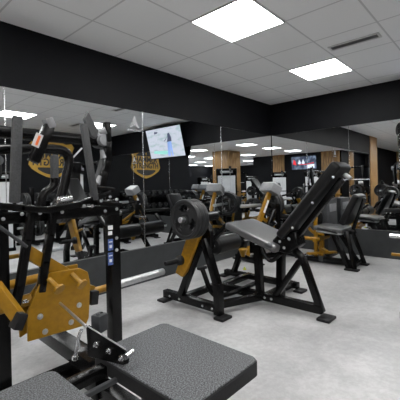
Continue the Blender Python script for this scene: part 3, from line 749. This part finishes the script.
# ribbed silver spring on the beam
MB().lathe(pt(57.5, 201.5, y=-1.3), pt(70, 199, y=-1.3) - pt(57.5, 201.5, y=-1.3), [(0, 0)] + [(.026 if i % 2 else .019, .003 + i * .007) for i in range(12)] + [(0, .085)], 16).build('ribbed_spring', CHROME, t)
# descending black arms
for a in ([(31, 213), (27, 240), (20, 285), (14, 312)], [(53, 213), (50, 235), (45, 262), (41, 290)]):
    yk = -1.28
    q_ = [pt(u, v, y=yk) for u, v in a]
    for p0, p1 in zip(q_, q_[1:]): MB().bar(p0, p1, .042, .045, ext=.012, bev=.008).build('hanging_arm', BLACK, t)
MB().tube([pt(-4, 224, y=-1.3), pt(27, 247, y=-1.3)], .009, 8).build('thin_rod', DARKP, t)
# golden assembly
yg = -1.30
out = [(42, 279), (50, 273), (80, 268), (88, 272), (90.5, 284), (89, 318), (85.5, 325.5), (28, 342), (27.5, 312)]
MB().prism([pt(u, v, y=yg) for u, v in out], (0, .014, 0), .003).build('golden_gusset', YELLOW, t)
out2 = [(18, 312), (40, 280), (56, 268), (78, 264), (78, 300), (20, 338)]
MB().prism([pt(u, v, y=yg + .09) for u, v in out2], (0, .014, 0), .003).build('golden_gusset', YELLOW, t)
MB().bar(pt(24, 250, y=yg + .05), pt(70, 277, y=yg + .05), .07, .06, hint=(0, 1, 0)).build('golden_beam', YELLOW, t)
bolts(t, [pt(u, v, y=yg) for u, v in ((40, 316.5), (45, 331.5), (79, 305), (71, 322))], (0, -1, 0), .016, STEEL)
for u, v in ((54, 284), (77, 279)):
    p_ = pt(u - 5, v - 5, y=yg); dp = pt(u + 4, v + 4, y=yg - .07) - p_; lp = dp.length; MB().lathe(p_, dp, [(0, 0), (.014, 0), (.014, lp), (.031, lp + .004), (.031, lp + .018), (0, lp + .018)], 18).build('golden_peg', YELLOW, t)
MB().bar(pt(-6, 285, y=-1.38), pt(19, 318, y=-1.44), .055, .055).build('golden_side_beam', YELLOW, t)
MB().bar(pt(14, 320, y=-1.47), pt(23, 321, y=-1.47), .07, .075, bev=.005).build('end_cap', MATTE, t)
MB().tube([pt(-6, 310, y=-1.25), pt(30, 299, y=-1.25)], .032, 14, 0).build('golden_tube', YELLOW, t)
bolts(t, [pt(25, 302, y=-1.29)], (0, 0, 1), .022, CHROME)
MB().tube([pt(-14, 291, y=-.98), pt(46, 276, y=-.98)], .028, 14, 0).build('golden_tube', YELLOW, t)
MB().bar(pt(90, 298, y=-1.24), pt(97, 297, y=-1.24), .045, .085, bev=.005).build('end_cap', MATTE, t)
MB().bar(pt(40, 279, y=-1.15), pt(92, 290, y=-1.15), .06, .06).build('golden_beam', YELLOW, t)
# long horizontal horn: golden part then chrome sleeve
h0, h1, h2 = pt(84, 294, y=-.95), pt(116, 285, y=-.95), pt(163, 271.5, y=-.95)
MB().tube([h0, h1], .026, 14, 0).build('horn_root', YELLOW, t)
MB().tube([h1, h2], .029, 16, 0).build('chrome_sleeve', STEEL, t)
# lower black channel, seat rails and adjuster
MB().bar(pt(40, 327, z=.16), pt(98, 366, z=.16), .10, .08).build('lower_channel', BLACK, t)
cA = pt(98, 366, z=.16); MB().bar((cA.x, cA.y, .0), (cA.x, cA.y, .18), .08, .08).build('channel_foot', BLACK, t)
MB().bar((-4.98, -1.93, .355), (-4.60, -1.93, .355), .05, .045).build('pad_rail', BLACK, t)
MB().bar((-4.98, -2.02, .345), (-4.60, -2.02, .345), .02, .02).build('pad_rail', DARKP, t)
rod0 = pt(60, 303, y=-1.33); rodm = pt(90, 330, z=.50)
MB().tube([rod0, rodm], .007, 8, 0).build('adjuster_rod', STEEL, t)
# two textured pads with legs
for i, (xa0, xa1) in enumerate(((-4.715, -4.29), (-5.31, -4.885))):
    cx_ = (xa0 + xa1) / 2; y0_, y1_ = -1.835, -2.435
    def rounded(k, rr=.035):
        pts = []
        for (sx, sy, a0) in ((1, 1, 0), (-1, 1, 90), (-1, -1, 180), (1, -1, 270)):
            for j in range(5):
                a = R(a0 + j * 22.5); hx, hy = (xa1 - xa0) / 2 - k - rr, (y0_ - y1_) / 2 - k - rr
                pts.append((cx_ + sx * hx + rr * math.cos(a), (y0_ + y1_) / 2 + sy * hy + rr * math.sin(a)))
        return pts
    MB().prism([(a, b_, .394) for a, b_ in rounded(.004)], (0, 0, .006), .002).build('textured_pad', SPECK, t)
    MB().prism([(a, b_, .335) for a, b_ in rounded(0)], (0, 0, .0595), .004).build('pad_body', MATTE, t)
    MB().box((cx_, (y0_ + y1_) / 2, .318), (.30, .48, .02), bev=.004).build('pad_board', BLACK, t)
    MB().bar((cx_, -1.98, .0), (cx_, -1.98, .32), .07, .07).build('pad_post', BLACK, t)
    MB().bar((cx_, -2.32, .0), (cx_, -2.32, .32), .07, .07).build('pad_post', BLACK, t)
    MB().bar((cx_, -1.3, .04), (cx_, -2.38, .04), .08, .07).build('pad_base_beam', BLACK, t)
MB().bar((-5.35, -1.26, .04), (-4.2, -1.26, .04), .08, .07).build('base_beam', BLACK, t)
# perforated adjuster plate
zt = .402
A0, A1 = pt(90, 356, z=zt), pt(130, 366, z=zt)
dirv = (A1 - A0).normalized(); nv = Vector((-dirv.y, dirv.x, 0))
if nv.dot(fwd) > 0: nv = -nv
L_ = (A1 - A0).length
Q = lambda a, z_: A0 + dirv * a * L_ + Vector((0, 0, z_))
MB().prism([Q(-.02, .0), Q(.85, .0), Q(.98, .012), Q(1.0, .04), Q(.93, .06), Q(.0, .135), Q(-.06, .12)], nv * .008, .002).build('perforated_plate', BLACK, t)
for a, z_ in ((.22, .062), (.53, .046), (.84, .03)):
    MB().lathe(Q(a, z_) + nv * .008, nv, [(0, .016), (.006, .016), (.008, .006), (.0125, .004), (.0125, 0), (0, 0)], 14).build('stud', CHROME, t)
MB().tube([Q(1.0, .05) - nv * .02, Q(1.0, .05) + nv * .03], .012, 12, 0).build('knob', CHROME, t)
MB().tube([Q(-.04, .135) + nv * .01, Q(.92, .066) + nv * .004], .003, 8, 0).build('edge_highlight', GREYP, t)  # thin grey sliver modelled as the highlight along the plate's top edge
MB().box(Q(.08, .13) - nv * .045, (.05, .055, .075), Matrix((dirv, nv, Vector((0, 0, 1)))).transposed(), bev=.006).build('clamp_block', DARKP, t)
for s in (-1, 1): MB().cyl(Q(.08, .168) - nv * (.045 + s * .012), Q(.08, .171) - nv * (.045 + s * .012), .008).build('clamp_screw', BLACK, t)
MB().tube([Q(-.06, .125) + nv * .03, Q(-.1, .10) + nv * .04, Q(-.14, .04) + nv * .045, Q(-.16, .02) + nv * .05], .007, 10).build('pull_pin', CHROME, t)
MB().cyl(Q(-.16, .02) + nv * .05, Q(-.17, .0) + nv * .052, .012).build('pull_knob', CHROME, t)

# ------------------------------------------------------------------ storage behind the camera, seen in the mirrors
def plate_tree(x, y, label):
    t = thing('plate_rack', label, 'plate rack', (x, y, 0))
    MB().bar((0, -.3, .04), (0, .3, .04), .07, .06).bar((-.3, 0, .04), (.3, 0, .04), .07, .06).build('base', BLACK, t)
    MB().bar((0, 0, .04), (0, 0, 1.15), .08, .08).build('upright_post', BLACK, t)
    for z_ in (.35, .85):
        MB().cyl((-.28, 0, z_), (.28, 0, z_), .022).build('weight_sleeve', STEEL, t)
        for s in (-1, 1):
            for k in range(2):
                place_plate((x + s * (.10 + k * .052), y, z_), '%s plate, %s %s sleeve, %s' % (['inner', 'outer'][k], ['lower', 'upper'][z_ > .5], ['left', 'right'][s > 0], label.split(',')[0]), 'plates on the racks', sc=.95)
    return t
plate_tree(-2.7, -4.0, 'black plate rack near the opposite wall, loaded both sides')
plate_tree(-5.9, -.38, 'black plate rack next to the left wall, loaded both sides')
plate_tree(-6.3, -4.6, 'black plate rack in mid hall, loaded both sides')

def cage(x, y, rz, label, first=[None]):
    if first[0] is not None: return copy_tree(first[0], (x, y, 0), rz, label)
    t = thing('squat_rack', label, 'squat rack', (x, y, 0), 'tall black racks at the back of the hall'); t.rotation_euler.z = rz; first[0] = t
    for sx in (-.55, .55):
        for sy in (-.4, .4): MB().bar((sx, sy, 0), (sx, sy, 1.75), .07, .07).build('upright_post', BLACK, t)
        MB().bar((sx, -.4, 1.72), (sx, .4, 1.72), .06, .06).build('top_beam', BLACK, t)
        MB().bar((sx, -.5, .03), (sx, .5, .03), .07, .06).build('base_beam', BLACK, t)
        MB().bar((sx, -.4, .62), (sx, .4, .62), .05, .07).build('safety_rail', YELLOW, t)
    MB().bar((-.55, .4, 1.72), (.55, .4, 1.72), .06, .06).build('cross_beam', BLACK, t)
    MB().bar((-.55, .4, .25), (.55, .4, .25), .06, .06).build('cross_beam', YELLOW, t)
    MB().tube([(-.95, -.45, 1.22), (.95, -.45, 1.22)], .014, 10, 0).build('bar_rest', STEEL, t)
    return t
cage(-4.8, -8.0, 0, 'squat rack behind the end of the opposite wall')
cage(-6.5, -9.6, 0, 'squat rack to the right of the slatted column in the deep hall')
cage(-9.2, -7.7, R(90), 'squat rack by the rear wall corner')
cage(-10.9, -10.2, R(45), 'squat rack deepest in the hall')
cage(-8.5, -1.4, R(90), 'squat rack near the recess in the left wall')
cage(-11.4, -.9, R(90), 'squat rack inside the recess')

def flat_bench(x, y, rz, label, first=[None]):
    if first[0] is not None: return copy_tree(first[0], (x, y, 0), rz, label)
    t = thing('weight_bench', label, 'bench', (x, y, 0), 'flat black benches'); t.rotation_euler.z = rz; first[0] = t
    MB().pad((0, 0, .44), (.30, 1.15, .08), None, .03).build('seat', VINYL, t)
    MB().bar((0, -.5, .37), (0, .5, .37), .08, .05).build('bench_beam', BLACK, t)
    for s in (-1, 1):
        MB().bar((0, s * .38, .36), (0, s * .48, .06), .07, .06).build('leg', BLACK, t)
        MB().bar((-.25, s * .48, .03), (.25, s * .48, .03), .06, .06).build('foot_bar', BLACK, t)
    return t
flat_bench(-.7, -4.4, R(80), 'flat black bench below the gold shield sign, nearest the right wall')
t = thing('dumbbell_rack', 'long black two tier dumbbell rack along the opposite wall', 'dumbbell rack', (-1.6, -5.28, 0))
for z_ in (.42, .82):
    MB().box((0, 0, z_), (2.5, .40, .05), (0, 0, 0), bev=.008).build('shelf', BLACK, t)
for s in (-1.18, 0, 1.18): MB().bar((s, -.1, 0), (s, -.1, .95), .07, .07).bar((s, -.22, .03), (s, .24, .03), .07, .06).build('rack_post', BLACK, t)
dbt = None
for row, z_ in enumerate((.42, .82)):
    for k in range(10):
        lab = 'black dumbbell, %s from the right wall on the %s tier of the rack' % (['first', 'second', 'third', 'fourth', 'fifth', 'sixth', 'seventh', 'eighth', 'ninth', 'tenth'][k], ['lower', 'upper'][row])
        loc = (-1.6 + 1.12 - k * .245, -5.28, z_ + .101)
        if dbt is None:
            dbt = thing('dumbbell', lab, 'dumbbell', loc, 'dumbbells on the rack')
            MB().cyl((0, -.08, 0), (0, .08, 0), .015).build('handle', STEEL, dbt)
            for s in (-1, 1): MB().cyl((0, s * .06, 0), (0, s * .17, 0), .075, 12, .012).build('head', IRON, dbt)
        else: copy_tree(dbt, loc, 0, lab)

# potted plant glimpsed at the recess end
t = thing('potted_plant', 'green potted plant at the far end of the recess', 'plant', (-12.9, -.1, 0))
MB().lathe((0, 0, 0), (0, 0, 1), [(0, 0), (.15, 0), (.2, .4), (.18, .4), (.17, .36), (0, .36)], 18).build('pot', DARKP, t)
random.seed(4); b = MB()
for i in range(40):
    a = random.random() * 6.28; h_ = .7 + random.random() * 1.1; r_ = .15 + random.random() * .25
    b.tube([(0, 0, .36), (math.cos(a) * r_ * .4, math.sin(a) * r_ * .4, h_ * .8), (math.cos(a) * r_, math.sin(a) * r_, h_)], .02, 5, 1, rads=(.008, .03))
b.build('foliage', GREEN, t)
